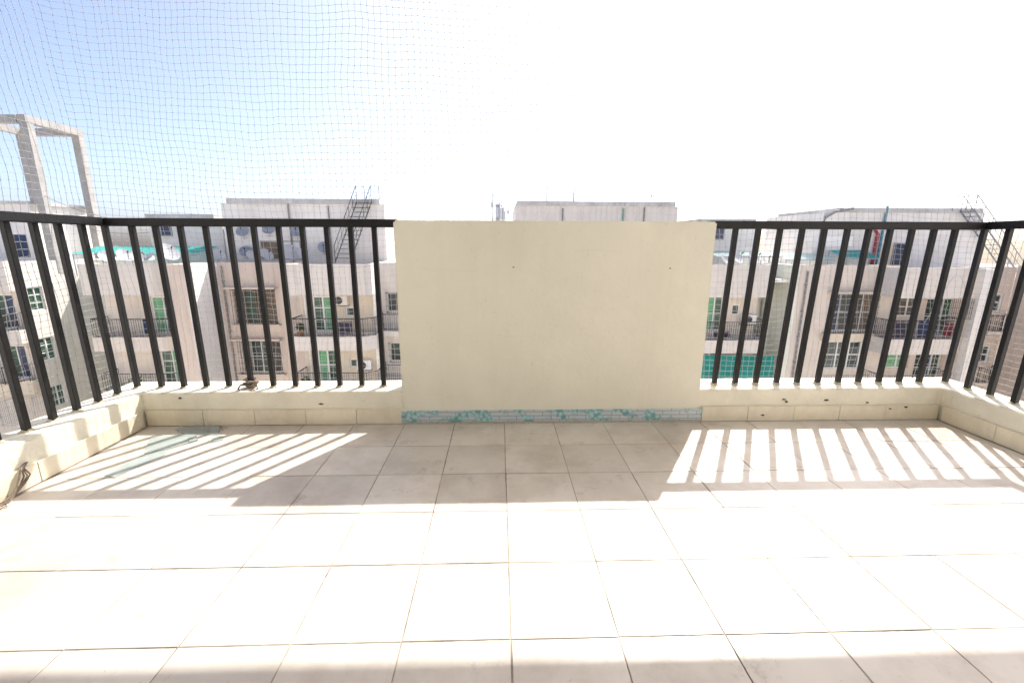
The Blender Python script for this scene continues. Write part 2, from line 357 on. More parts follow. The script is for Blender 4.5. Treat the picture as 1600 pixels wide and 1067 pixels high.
for pts in ([(-.43, .93), (-.37, .915), (-.30, .922), (-.22, .91), (-.12, .914)], [(-.02, .55), (.04, .537), (.13, .541), (.20, .533)], [(.70, .36), (.735, .30), (.73, .24), (.70, .19)], [(.42, 1.02), (.55, 1.03), (.66, 1.022)]):
    bm = NB()
    for (xa, za), (xb, zb) in zip(pts, pts[1:]):
        n = 5
        for i in range(n):
            t0, t1 = i/n, (i+1)/n; q0 = Vector((xa+(xb-xa)*t0, za+(zb-za)*t0+.003*noise.noise(Vector((xa*9+t0*4, za, 1))))); q1 = Vector((xa+(xb-xa)*t1, za+(zb-za)*t1+.003*noise.noise(Vector((xa*9+t1*4, za, 1)))))
            wd = .0009*(.5+abs(noise.noise(Vector((xa*30+i, 3, 3)))))
            d = (q1-q0).normalized(); nn = Vector((-d.y, d.x))*wd
            bm.faces.new([bm.verts.new((p.x, 2.5085, p.y)) for p in (q0-nn, q1-nn, q1+nn, q0+nn)])
    obj('hairline_crack', local(bm), SKIRT, par)
# low kerbs with skirting
def kerb(side):
    if side < 0: xa, xb, xi, xo = XL, -0.578, XL-.016, XL-.235
    else: xa, xb, xi, xo = 1.222, XR, XR+.016, XR+.235
    lab = ('low L-shaped cream kerb under the left railing with glass lying at its corner' if side < 0 else 'low L-shaped cream kerb under the right railing with dark chipped marks')
    k = thing('parapet_kerb', lab, 'kerb', loc=((xa+xb)/2, 2.6, 0)); M = Matrix.Translation((-(xa+xb)/2, -2.6, 0))
    bm = NB()
    def slab(x0, x1, y0, y1, z0, z1, cell=.03):
        """a box cut into a fine grid, its top edges eased and its skin slightly uneven"""
        b2 = NB(); box(b2, x0, x1, y0, y1, z0, z1)
        ex = [e for e in b2.edges if min(v.co.z for v in e.verts) > z1-.001]
        bmesh.ops.bevel(b2, geom=ex, offset=.006, segments=2, affect='EDGES')
        for ax in range(3):
            lo_, hi_ = (x0, y0, z0)[ax], (x1, y1, z1)[ax]; n = int((hi_-lo_)/cell)
            if ax == 2: n = 12
            for i in range(1, n):
                co_ = [0, 0, 0]; co_[ax] = lo_+(hi_-lo_)*i/n if ax < 2 else z1-.012-.03*i
                no_ = [0, 0, 0]; no_[ax] = 1
                bmesh.ops.bisect_plane(b2, geom=b2.verts[:]+b2.edges[:]+b2.faces[:], plane_co=co_, plane_no=no_)
        for v in b2.verts: v.co += .0022*noise.noise_vector(v.co*6)+.0016*noise.noise_vector(v.co*23)
        me_ = bpy.data.meshes.new('t'); b2.to_mesh(me_); b2.free(); bm.from_mesh(me_); bpy.data.meshes.remove(me_)
    if side < 0: slab(xi, xb, 2.522, 2.742, -.55, .203); slab(xo, xi+.0005, -.5, 2.742, -.55, .2035)
    else: slab(xa, xi, 2.522, 2.742, -.55, .203); slab(xi-.0005, xo, -.5, 2.742, -.55, .2035)
    obj('kerb_body', local(bm, M), KERB, k, True)
    # skirting along the back
    ends = [XL]+[X0+.015+T*c for c in range(-6, -1)]+[-0.590] if side < 0 else [1.241]+[1.241+.288*i for i in range(1, 5)]+[XR]
    for a, b in zip(ends, ends[1:]):
        bm = NB(); z = .0965+random.uniform(-.0015, .0015); box(bm, a+.0011, b-.0011, YB+random.uniform(-.0012, .0012), 2.526, 0.0015, z)
        bmesh.ops.bevel(bm, geom=bm.edges[:], offset=.0015, segments=1, affect='EDGES'); obj('skirting_tile', local(bm, M), SKIRT, k)
    ys = [-.5]+[YB-.02-T*i for i in range(9, -1, -1)]
    ys = sorted({round(y, 4) for y in ys if y > -.5} | {-.5})
    for a, b in zip(ys, ys[1:]):
        bm = NB(); e = random.uniform(-.0012, .0012)
        x = (XL+e, xi-.006) if side < 0 else (xi+.006, XR+e)
        box(bm, min(x), max(x), a+.0011, b-.0011, .0015, .0975); bmesh.ops.bevel(bm, geom=bm.edges[:], offset=.0015, segments=1, affect='EDGES')
        obj('skirting_tile', local(bm, M), SKIRT, k)
    # chips where the paint and ceramic have broken away
    spots = [(1.75, .135), (1.77, .12), (2.02, .128), (2.28, .11), (2.52, .085), (2.42, .075), (1.62, .04)] if side > 0 else [(-1.06, .128), (-1.88, .17)]
    for x, z in spots:
        bm = NB(); y = (YB if z < .096 else 2.5205)
        n = random.randint(6, 8); q = [(random.uniform(.5, 1)*.011*math.cos(2*math.pi*i/n)*random.choice((1, 1.6)), random.uniform(.5, 1)*.006*math.sin(2*math.pi*i/n)) for i in range(n)]
        f = [bm.verts.new((x+a, y-.0045, z+b)) for a, b in q]; g = [bm.verts.new((x+a*1.2, y+.004, z+b*1.2)) for a, b in q]
        bm.faces.new(f)
        for i in range(n): bm.faces.new((f[i], f[(i+1) % n], g[(i+1) % n], g[i]))
        obj('chip', local(bm, M), FLAKE, k)
    return k
kerb(-1); kerb(1)

# railings
BW = 0.0135
def baluster_mesh():
    bm = NB(); box(bm, -BW, BW, -BW, BW, 0.19, 1.154); bmesh.ops.bevel(bm, geom=[e for e in bm.edges if abs(e.verts[0].co.z-e.verts[1].co.z) > .5], offset=.0022, segments=1, affect='EDGES')
    me = bpy.data.meshes.new('baluster'); bm.to_mesh(me); bm.free(); me.materials.append(BLACK); return me
def mortar_mesh():
    bm = NB(); bmesh.ops.create_cone(bm, cap_ends=True, segments=9, radius1=.036, radius2=.017, depth=.018)
    for v in bm.verts: v.co += .006*noise.noise_vector(v.co*40); v.co.z += .207
    me = bpy.data.meshes.new('mortar_collar'); bm.to_mesh(me); bm.free(); me.materials.append(MORTAR); return me
BAL, COL = baluster_mesh(), mortar_mesh()
def railing(side):
    xs_ = [-2.045+.1337*i for i in range(11)] if side < 0 else [1.353+.1325*i for i in range(11)]
    corner = (-2.19, 2.615) if side < 0 else (2.85, 2.615)
    rl = thing('balcony_railing', 'black painted steel railing turning the corner on the ' + ('left, beside the broken glass' if side < 0 else 'right, in front of the roof stair'), 'railing', 'black balcony railings', loc=(corner[0], corner[1], 0))
    def loc(x, y): return (x-corner[0], y-corner[1], 0)
    pos = [(x, 2.615) for x in xs_ if abs(x-corner[0]) > .06] + [corner] + [(corner[0]-(.012 if side < 0 else -.012), 2.615-.1265*i) for i in range(1, 23)]
    for x, y in pos:
        b = obj('baluster', BAL, None, rl); tilt = (.032 if side > 0 else -.016*max(0, (-.6-x)/1.5))+random.uniform(-.003, .003)      # the bars stand a little out of plumb
        q = loc(x, y); b.location = (q[0]-tilt*.2, q[1], 0); b.rotation_euler = (random.uniform(-.004, .004), tilt, random.uniform(-.05, .05))
        c = obj('mortar_collar', COL, None, b); c.rotation_euler.z = random.uniform(0, 6)
    M = Matrix.Translation((-corner[0], -corner[1], 0))
    a, b = (corner[0]-.040, -.574) if side < 0 else (1.218, corner[0]+.058)
    bm = NB(); box(bm, a, b, 2.588, 2.642, 1.152, 1.196); bmesh.ops.bevel(bm, geom=bm.edges[:], offset=.004, segments=2, affect='EDGES'); obj('top_rail', local(bm, M), BLACK, rl)
    x = corner[0]-.016 if side < 0 else corner[0]+.034
    bm = NB(); box(bm, x-.027, x+.027, -.49, 2.586, 1.1535, 1.1975); bmesh.ops.bevel(bm, geom=bm.edges[:], offset=.004, segments=2, affect='EDGES'); obj('top_rail', local(bm, M), BLACK, rl)
    return rl
railing(-1); railing(1)

# ------------------------------------------------------------------ bird net
def bird_net():
    cell = 0.036
    A, B, yb, ye = -2.325, 2.965, 2.715, -0.45
    seg1 = yb-ye; seg2 = B-A; total = 2*seg1+seg2
    ns = int(total/cell); zt, zb = 2.72, 0.19; nz_ = int((zt-zb)/(cell*0.99))
    def path(s):
        if s < seg1: return A, ye+s, -1, 0
        if s < seg1+seg2: return A+(s-seg1), yb, 0, 1
        return B, yb-(s-seg1-seg2), 1, 0
    V = np.zeros((ns+1, nz_+1, 3))
    rr = .10
    for i in range(ns+1):
        s = total*i/ns
        pts = [path(min(max(s+d, 0), total)) for d in (-rr, -rr/2, 0, rr/2, rr)]
        x = sum(p[0] for p in pts)/5; y = sum(p[1] for p in pts)/5; nx = sum(p[2] for p in pts)/5; ny = sum(p[3] for p in pts)/5
        for j in range(nz_+1):
            f = j/nz_; z = zb+(zt-zb)*f
            q = Vector((s*.9, z*.9, 0)); n1 = noise.noise_vector(q+Vector((3, 1, 5))); n2 = noise.noise_vector(Vector((s*3.2, z*3.2, 7)))
            n3 = noise.noise_vector(Vector((s*9, z*9, 2)))
            pin = min(1, (1-f)*9)*min(1, f*9)
            low = 1.0 if z < 1.15 else 0.0
            out = .10*f + pin*(.05*n1.x+.018*n2.x)
            ds = pin*(.055*n1.y+.014*n2.y+.005*n3.y) + low*.02*noise.noise(Vector((s*5, z*2.5, 4)))*pin
            dz = pin*(.050*n1.z+.012*n2.z+.005*n3.z)
            if nx*nx > ny*ny: px, py = x+nx*out, y-nx*ds
            else: px, py = x+nx*out+ds, y+ny*out
            py += (ny*out if nx*nx > ny*ny else 0)
            V[i, j] = (px, py, z+dz)
    V += np.random.default_rng(3).normal(0, .0012, V.shape)
    verts, faces = [], []; r = 0.00112
    def strand(line, sag):
        n = len(line); base = len(verts)
        pts = []
        for k in range(n):
            pts.append(line[k])
        for k, p in enumerate(pts):
            d = pts[min(k+1, n-1)]-pts[max(k-1, 0)]; d = d/np.linalg.norm(d)
            u = np.cross(d, (0.31, 0.52, 0.79)); u /= np.linalg.norm(u); v = np.cross(d, u)
            for a in (0, 2.0944, 4.1888): verts.append(p+r*(math.cos(a)*u+math.sin(a)*v))
        for k in range(n-1):
            b = base+3*k
            for a in range(3): faces.append((b+a, b+(a+1) % 3, b+3+(a+1) % 3, b+3+a))
    for i in range(ns+1): strand(V[i], 0)
    for j in range(nz_+1): strand(V[:, j], 0)
    nstr = len(faces); kr = .0031
    oc = np.array([(1,0,0),(-1,0,0),(0,1,0),(0,-1,0),(0,0,1),(0,0,-1)])*kr
    of = ((0,2,4),(2,1,4),(1,3,4),(3,0,4),(2,0,5),(1,2,5),(3,1,5),(0,3,5))
    for i in range(ns+1):
        for j in range(nz_+1):
            b = len(verts); verts.extend(V[i, j]+oc); faces.extend([(b+x, b+y, b+z) for x, y, z in of])
    me = bpy.data.meshes.new('bird_net'); me.from_pydata([tuple(v) for v in verts], [], faces); me.update(); me.materials.append(NYLON); me.materials.append(KNOT)
    me.polygons.foreach_set('material_index', [0]*nstr+[1]*(len(faces)-nstr))
    o = bpy.data.objects.new('bird_net', me); C.objects.link(o)
    tag(o, 'knotted square-mesh bird netting stretched above and behind the black railings', 'net')
bird_net()

# ------------------------------------------------------------------ small things on the balcony
def floor_pt(u, v, z=0.0):
    """a spot on the balcony floor measured from the photograph"""
    d = rt*((u-800)/F_PX)-up*((v-533.5)/F_PX)+fw; t = (z-CAM_H)/d.z; return d.x*t, d.y*t
shards = [
 ('wide glass shard against the skirting in the left corner', [(690,440),(790,412),(1140,408),(1112,488),(880,488),(780,478)], .0005),
 ('broad middle glass shard lying across the railing shadows', [(470,512),(778,484),(905,494),(918,545),(640,628),(402,678),(420,620)], .0010),
 ('long pointed glass sliver reaching out from the left corner', [(395,684),(635,634),(600,690),(330,800),(120,902),(20,885),(150,815)], .0005),
 ('small glass piece right of the other shards near the skirting', [(1050,540),(1100,502),(1165,507),(1155,540),(1040,568)], .0005),
 ('tiny square glass fragment on top of the middle shard', [(822,540),(888,502),(922,545),(842,568)], .0052),
]
for lab, pts, z in shards:
    P = [floor_pt(160+x/6.154, 600+y/6.154) for x, y in pts]
    P = [(max(x, XL+.01), min(y, YB-.006)) for x, y in P]
    cx = sum(p[0] for p in P)/len(P); cy = sum(p[1] for p in P)/len(P)
    bm = NB(); prism(bm, [(x-cx, y-cy) for x, y in P], z, z+.0038)
    o = obj('glass_shard', bm, SHARD); o.location = (cx, cy, 0); tag(o, lab, 'glass', 'broken glass in the left corner')
# twig beside the glass
bm = NB(); a = floor_pt(345, 668); tube(bm, [(a[0]-.02, a[1]+.01, .004), (a[0]+.01, a[1]-.01, .008), (a[0]+.045, a[1]-.05, .004)], [.002, .0025, .001], 5)
tube(bm, [(a[0]+.01, a[1]-.01, .008), (a[0]+.05, a[1]-.012, .004)], [.002, .001], 5)
tag(obj('twig', bm, CORD), 'dry dark twig on the floor beside the glass shards', 'twig')
# cord hanging over the left skirting
bm = NB()
def kx(y, z, out): return (XL-.012+out, y, z)
for dx, sc in ((0, 1), (.008, .92), (-.006, 1.06), (.004, .8)):
    pts = [kx(1.86+dx, .108, -.012), kx(1.83+dx, .113, .012), kx(1.805+dx, .105, .03), kx(1.80+dx*2, .075, .036+dx), kx(1.775+dx*2, .045, .038), kx(1.74+dx, .02, .040), kx(1.70+dx*2, .007, .040+dx), kx(1.665+dx*sc, .006, .036-dx)]
    pts = [Vector(p)+.004*noise.noise_vector(Vector(p)*40+Vector((dx*90, 0, 0))) for p in pts]
    sm = []
    for i in range(len(pts)-1):
        for t in (0, .33, .66): sm.append(pts[i].lerp(pts[i+1], t))
    tube(bm, sm, .0034*sc, 6)
for i in range(9):
    p = Vector(kx(1.675+random.uniform(-.03, .05), .005, .04+random.uniform(-.02, .03))); q = p+Vector((random.uniform(-.03, .03), random.uniform(-.03, .03), random.uniform(0, .012)))
    tube(bm, [p, p.lerp(q, .5)+Vector((0, 0, .005)), q], .0016, 4)
tag(obj('frayed_cord', bm, CORD, None, True), 'frayed brown cord hanging over the left skirting onto the floor', 'cord')
# rope tied round a baluster
bm = NB(); bx, by = -2.045+.1337*4, 2.615
for k in range(5):
    pts = []
    for i in range(18):
        a = 2*math.pi*i/18; rr = .023+.006*(k % 3)+.003*math.sin(3*a+k)
        pts.append((bx+rr*math.cos(a)*1.15+.004*(k % 2), by-.002+rr*math.sin(a), .219+.008*k+.012*math.sin(a+k*1.3)*.6))
    tube(bm, pts, .0056, 6, closed=True)
for s in (1, -1, 1.6):
    tube(bm, [(bx+.02, by-.03, .225), (bx+.035*s, by-.05, .235), (bx+.045*s, by-.065, .215), (bx+.03*s, by-.075, .2095)], [.006, .006, .005, .003], 6)
tag(obj('tied_rope', bm, ROPE, None, True), 'coiled rope knotted round the foot of a left railing baluster', 'rope')
# loose twine looping through the net on the right
bm = NB(); pts = [Vector((2.78+.16*t, 2.69, .78+.10*math.sin(t*3.0)-.12*(t-.5)**2)) for t in [i/14 for i in range(-6, 15)]]
tube(bm, pts, .0022, 5); tag(obj('loose_twine', bm, NYLON), 'loose loop of pale twine hanging behind the right railing corner', 'twine')

# ================================================================== GROUND
bm = NB(); box(bm, -600, 600, -300, 900, -22, -21.8); structure(obj('ground', bm, GROUND))

# ================================================================== BUILDINGS ACROSS THE COURT
PT, SOF, RT_, ST, SB = -0.08, -1.75, -3.05, -4.05, -4.85      # parapet top, soffit, rail top, slab top, slab bottom
ROOF = -0.9; BOT = -21.8; ST_H = 3.10
def roof(parent, x0, x1, y0, y1, z=ROOF, t=.18):
    bm = NB(); box(bm, x0, x1, y0, y1, z-t, z); return obj('roof', bm, CONC, parent)
def band(parent, pts, m=PALE, z0=SOF, z1=PT, t=.14, name='parapet'):
    """a parapet that follows an open line of points"""
    bm = NB(); P = [Vector((x, y)) for x, y in pts]; inner = []
    for i, p in enumerate(P):                      # mitred inner line
        ns_ = []
        if i: d = (P[i]-P[i-1]).normalized(); ns_.append(Vector((-d.y, d.x)))
        if i < len(P)-1: d = (P[i+1]-P[i]).normalized(); ns_.append(Vector((-d.y, d.x)))
        n = sum(ns_, Vector((0, 0))).normalized(); inner.append(p+n*(t/max(.4, n.dot(ns_[0]))))
    ring = [(p.x, p.y) for p in P]+[(p.x, p.y) for p in reversed(inner)]; k = len(P); m2 = len(ring)
    lo = [bm.verts.new((x, y, z0)) for x, y in ring]; hi = [bm.verts.new((x, y, z1)) for x, y in ring]
    for i in range(m2): bm.faces.new((lo[i], lo[(i+1) % m2], hi[(i+1) % m2], hi[i]))
    for i in range(k-1):
        j = m2-1-i
        for v in (lo, hi): bm.faces.new((v[i], v[i+1], v[j-1], v[j]))
    return obj(name, bm, m, parent)
def body(parent, pts, z1, m, z0=BOT, name='wall'):
    bm = NB(); prism(bm, pts, z0, z1); return obj(name, bm, m, parent)
def ac_unit(parent_label, pl, u, z, grp='air conditioners on the far balconies'):
    t = thing('air_conditioner', parent_label, 'air conditioner', grp)
    bm = NB(); pl.box(bm, u-.42, u+.42, .05, .38, z, z+.56); bmesh.ops.bevel(bm, geom=bm.edges[:], offset=.02, segments=1, affect='EDGES'); obj('casing', bm, WFRAME if 'white' in parent_label else PALE, t)
    bm = NB(); c = Vector(pl.p(u-.08, .385, z+.28))
    prism(bm, [(math.cos(a*math.pi/8)*.22, math.sin(a*math.pi/8)*.22) for a in range(16)], 0, .015)
    rot = Matrix(((pl.e.x, 0, pl.n.x), (pl.e.y, 0, pl.n.y), (0, 1, 0))).to_4x4(); bmesh.ops.transform(bm, matrix=Matrix.Translation(c) @ rot, verts=bm.verts); obj('fan_grille', bm, DARKM, t)
    bm = NB(); pl.box(bm, u-.4, u+.4, 0, .36, z-.05, z-.01); obj('bracket', bm, DARKM, t)

# ---- far-left block with the concrete frame
A = thing('apartment_building', 'pale block with sunlit side wall and tall open concrete frame on its roof', 'building', 'blocks across the court', (-30, 30, BOT))
def rel(o, root):
    for ch in root.children: ch.matrix_parent_inverse = Matrix.Translation(root.location).inverted()
sA = right_side(-28.1)
hA = [(27.15, 28.05, -3.05-0*ST_H, -1.62), (27.15, 28.05, -6.15, -4.72), (27.15, 28.05, -9.2, -7.8)]
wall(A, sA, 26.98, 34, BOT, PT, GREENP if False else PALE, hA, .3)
wall(A, front(27.0), -40, -28.4, BOT, PT, BEIGE, [(-30.6, -28.9, -4.05, -2.0), (-30.6, -28.9, -7.15, -5.1)], .3)
body(A, [(-40, 31.3), (-28.45, 31.3), (-28.45, 31.5), (-40, 31.5)], ROOF, ROOM)
roof(A, -40, -28.4, 27.3, 34)
for i, h in enumerate(hA): window(A, sA, *h, 2, 3, GGLASS, WFRAME)
for i in range(2):
    window(A, front(27.0), -30.6, -28.9, -4.05-ST_H*i, -2.0-ST_H*i, 3, 1, None, WFRAME, cols=[GLASS, GGLASS, BLUEG], name='door')
balcony(A, [(-33, 25.7), (-29.1, 25.7), (-28.2, 26.3), (-28.2, 26.95)], SB, ST, RT_, PALE)
balcony(A, [(-33, 25.7), (-29.1, 25.7), (-28.2, 26.3), (-28.2, 26.95)], SB-ST_H, ST-ST_H, RT_-ST_H, OCHRE)
band(A, [(-33, 25.7), (-29.1, 25.7), (-28.2, 26.3), (-28.2, 26.97)], PALE, SOF, PT+.05)
# grilled cage on the lower floor
bm = NB(); pf = front(25.6)
for i in range(40): u = -32.5+i*.11; pf.box(bm, u, u+.016, .3, .316, -9.6, -8.05)
for i in range(6): z = -9.6+i*.31; pf.box(bm, -32.5, -28.15, .317, .333, z, z+.016)
pr_ = right_side(-28.15)
for i in range(12): u = 25.3+i*.14; pr_.box(bm, u, u+.016, .0, .016, -9.6, -8.05)
obj('grille', bm, GALV, A)
# connecting rear wing
body(A, [(-28.095, 31.4), (-22.0, 31.4), (-22.0, 36), (-28.095, 36)], PT-.06, GREENP)
rm = body(A, [(-33, 29.2), (-28.9, 29.2), (-28.9, 33), (-33, 33)], 3.3, CONC, ROOF, 'roof_room')
bm = NB(); box(bm, -33.2, -28.7, 29.0, 33.2, 3.3, 3.48); obj('roof_slab', bm, CAPC, rm)
bm = NB(); box(bm, -30.2, -29.5, 29.17, 29.26, .1, 1.5); obj('window', bm, BLUEG, rm)
bm = NB(); box(bm, -30.95, -30.2, 29.175, 29.26, .1, 1.5); obj('shutter', bm, CURT, rm)
fr = NB(); cw = .23
for x in (-28.30, -31.9):
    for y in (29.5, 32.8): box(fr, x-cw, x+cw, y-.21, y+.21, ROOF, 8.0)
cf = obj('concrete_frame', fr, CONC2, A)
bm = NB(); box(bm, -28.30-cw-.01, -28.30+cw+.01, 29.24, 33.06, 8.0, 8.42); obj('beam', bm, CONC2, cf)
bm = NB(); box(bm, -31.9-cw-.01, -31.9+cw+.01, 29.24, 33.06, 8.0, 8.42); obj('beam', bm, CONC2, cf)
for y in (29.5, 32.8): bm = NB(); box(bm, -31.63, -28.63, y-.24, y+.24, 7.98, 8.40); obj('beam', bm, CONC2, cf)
rel(None, A)

# ---- left block (B, C, D)
B = thing('apartment_building', 'pink and beige apartment block with green balcony doors left of the cream panel', 'building', 'blocks across the court', (-14, 27, BOT))
# B bay
fB = front(25.5)
hB = [(-19.75, -18.45, ST-ST_H*i, -1.95-ST_H*i) for i in range(3)]
wall(B, fB, -22.3, -17.45, BOT, SOF, BEIGE, hB, .25)
for i in range(2):
    window(B, fB, *hB[i], 2, 3, None, WFRAME, cols=[[GDOOR, GGLASS], [GGLASS, GDOOR]][i], name='door')
    balcony(B, [(-22.3, 25.48), (-22.3, 24.3), (-18.5, 24.3), (-17.5, 25.0)], SB-ST_H*i, ST-ST_H*i, RT_-ST_H*i, BEIGE)
bm = NB(); box(bm, -22.3, -17.45, 25.75, 36, BOT, ROOF); obj('core', bm, GREENP, B)
band(B, [(-22.3, 25.5), (-22.3, 24.3), (-18.5, 24.3), (-17.5, 25.2), (-17.5, 25.5)], PALE)
bm = NB(); box(bm, -22.2, -17.5, 24.45, 25.5, SOF, SOF+.15); obj('soffit', bm, BEIGE, B)
# C pier, its flank coloured white to look sunlit, and the recessed window wall
body(B, [(-17.44, 24.0), (-16.61, 24.0), (-16.61, 36), (-17.44, 36)], PT, PINK)
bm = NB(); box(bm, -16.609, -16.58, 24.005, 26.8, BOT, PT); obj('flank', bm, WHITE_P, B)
fC = front(26.8)
hC = [(-15.85, -13.4, -3.72-ST_H*i, -1.68-ST_H*i) for i in range(3)]
wall(B, fC, -16.58, -11.55, BOT, PT, PINK, hC, .25)
for i in range(2):
    window(B, fC, *hC[i], 4, 2, None, [CURT, WFRAME][i], .28, fw_=.06, cols=[[ROOM, GGLASS, ROOM, CURT], [CURT, GLASS, GGLASS, ROOM]][i])
    bm = NB(); fC.box(bm, -16.1, -13.2, 0, .5, -1.62-ST_H*i, -1.52-ST_H*i); obj('sunshade', bm, PINK, B)
    bm = NB(); fC.box(bm, -16.1, -13.2, 0, .32, -3.85-ST_H*i, -3.76-ST_H*i); obj('sill', bm, PINK, B)
bm = NB(); fC.box(bm, -12.9, -11.56, .002, .35, BOT, PT); obj('pilaster', bm, PINK, B)
# D bay
fD = front(25.8)
hD = [(-10.85, -9.65, ST-ST_H*i, -1.95-ST_H*i) for i in range(3)] + [(-8.95, -8.45, -3.15-ST_H*i, -2.6-ST_H*i) for i in range(3)]
wall(B, fD, -11.54, -7.3, BOT, SOF, OCHRE, hD, .25)
for i in range(2):
    window(B, fD, *hD[i], 2, [3, 2][i], None, WFRAME, cols=[[GGLASS, GDOOR], [GDOOR, GGLASS]][i], fw_=.1, name='door')
    window(B, fD, *hD[3+i], 1, 1, GLASS, WFRAME)
    balcony(B, [(-11.54, 25.78), (-11.54, 24.3), (-7.5, 24.3), (-6.95, 24.75), (-6.95, 25.6)], SB-ST_H*i, ST-ST_H*i, RT_-ST_H*i, PALE)
bm = NB(); box(bm, -11.54, -7.15, 26.06, 36, BOT, ROOF); obj('core', bm, BEIGE, B)
bm = NB(); box(bm, -7.29, -7.13, 25.62, 36, BOT, PT); obj('flank', bm, WHITE_P, B)  # end wall coloured whiter than the bay, sunlight put into the tone
band(B, [(-11.54, 25.8), (-11.54, 24.3), (-7.3, 24.3), (-7.0, 24.6), (-7.0, 25.6)], PALE)
bm = NB(); box(bm, -11.5, -7.15, 24.45, 25.6, SOF, SOF+.15); obj('soffit', bm, BEIGE, B)
# E wall beyond
fE = front(26.8)
hE = [(-6.75, -5.3, -3.05-ST_H*i, -1.85-ST_H*i) for i in range(3)]
wall(B, fE, -7.12, 11.4, BOT, PT, PALE, hE+[(x, x+1.5, -3.05-ST_H*i, -1.85-ST_H*i) for x in (-2, 3, 7.5) for i in range(2)], .25)
for i in range(2): window(B, fE, *hE[i], 2, 1, GLASS, WFRAME, .25)
for x in (-2, 3, 7.5):
    for i in range(2): window(B, fE, x, x+1.5, -3.05-ST_H*i, -1.85-ST_H*i, 2, 1)
for i in range(2): balcony(B, [(-7.1, 26.78), (-7.1, 25.9), (-5.0, 25.9), (-5.0, 26.78)], SB+.5-ST_H*i, ST-ST_H*i, RT_-ST_H*i, PALE)
roof(B, -22.3, 11.4, 26.9, 40)
# rooftop rooms
def roof_room(parent, x0, x1, y0, y1, z1, cap=.22, over=.25, m=CONC, cut=0.0):
    rm = body(parent, [(x0, y0), (x1, y0), (x1, y1), (x0, y1)], z1, m, ROOF, 'roof_room')
    bm = NB(); box(bm, x0+cut, x1-over*1.6, y0-over, y1+over, z1, z1+cap); obj('roof_slab', bm, CAPC, rm); return rm
def rr_window(rm, x0, x1, y, z0, z1, m):
    bm = NB(); f = front(y); f.box(bm, x0-.07, x1+.07, 0, .05, z0-.07, z0); f.box(bm, x0-.07, x1+.07, 0, .05, z1, z1+.07); f.box(bm, x0-.07, x0, 0, .05, z0, z1); f.box(bm, x1, x1+.07, 0, .05, z0, z1)
    obj('window_frame', bm, CONC2, rm); bm = NB(); f.box(bm, x0, x1, -.03, .015, z0, z1); obj('pane', bm, m, rm)
h1 = roof_room(B, -22.5, -17.9, 30, 34, 2.5, .3, .2); rr_window(h1, -21.75, -21.15, 30, 1.5, 2.15, BLUEG)
h2 = roof_room(B, -17.2, -7.15, 29, 35, 3.4, .3, .15, cut=.45)
rr_window(h2, -15.0, -13.95, 29, .05, 1.1, CURT); rr_window(h2, -13.6, -12.6, 29, .05, 1.1, WFRAME)
bm = NB(); tube(bm, [(-13.05, 28.9, 3.45), (-13.05, 28.9, ROOF)], .05, 6); obj('drain_pipe', bm, PIPEW, h2); bm = NB(); tube(bm, [(-10.6, 28.92, 3.3), (-10.6, 28.92, ROOF)], .04, 6); obj('drain_pipe', bm, PIPEW, h2)
h3 = roof_room(B, 1.1, 11.85, 30, 36, 3.45, .28, .15, PALE, .1)
for x, z in ((3.2, 4.7), (5.0, 4.6)): bm = NB(); tube(bm, [(x, 30.5, 3.4), (x, 30.5, z)], .04, 5); obj('vent_pipe', bm, PIPEW, h3)
bm = NB(); tube(bm, [(8.2, 29.9, 3.3), (8.2, 29.9, -.9)], .06, 6); obj('vent_pipe', bm, PIPEG, h3)
bm = NB(); tube(bm, [(4.2, 29.92, 3.3), (4.2, 29.92, -.9)], .05, 6); obj('drain_pipe', bm, PIPEW, h3); bm = NB(); tube(bm, [(9.6, 29.92, 3.4), (9.6, 29.92, -.9)], .05, 6); obj('drain_pipe', bm, PIPEW, h3)
rel(None, B)

# ---- right block (F, G, H, I, J)
Q = thing('apartment_building', 'beige apartment block with grilled windows right of the cream panel', 'building', 'blocks across the court', (20, 26, BOT))
fF = front(25.8)
hF = [(11.9, 13.4, ST-ST_H*i, -1.98-ST_H*i) for i in range(2)] + [(13.95, 14.45, -3.1, -2.45)]
wall(Q, fF, 11.42, 15.45, BOT, SOF, BEIGE, hF, .25)
for i in range(2): window(Q, fF, *hF[i], 3, 2, None, WFRAME, cols=[GLASS, GDOOR, GGLASS], name='door')
window(Q, fF, *hF[2], 1, 1, GLASS, WFRAME)
balcony(Q, [(11.42, 25.78), (11.42, 24.3), (15.1, 24.3), (15.5, 24.7), (15.5, 25.78)], SB-.25, ST-.28, RT_-.22, PALE)
balcony(Q, [(11.42, 25.78), (11.42, 24.3), (15.1, 24.3), (15.5, 24.7), (15.5, 25.78)], SB-.25-ST_H, ST-.28-ST_H, RT_-.22-ST_H, PALE)
bm = NB(); box(bm, 11.42, 15.45, 26.06, 40, BOT, ROOF); obj('core', bm, BEIGE, Q)
band(Q, [(11.42, 25.8), (11.42, 24.3), (15.2, 24.3), (15.5, 24.6), (15.5, 25.8)], PINK if False else PALE, SOF-.12)
wall(Q, front(26.85), 15.46, 16.6, BOT, PT, GREENP)
wall(Q, left_side(16.6), 24.5, 26.84, BOT, PT, GREENP, (), .3)
bm = NB(); box(bm, 16.25, 16.595, 26.2, 26.6, BOT, PT-.02); obj('pilaster', bm, GREENP, Q)
fG = front(24.5)
hG = [(18.9, 21.55, -3.85, -1.67), (19.1, 21.25, -6.1, -4.44), (18.9, 21.5, -9.6, -7.7)]
wall(Q, fG, 16.9, 22.72, BOT, PT, BEIGE, hG, .25)
window(Q, fG, *hG[0], 4, 2, None, WFRAME, .25, cols=[BLUEG, GLASS, ROOM, CURT])
window(Q, fG, *hG[1], 3, 2, GLASS, WFRAME)
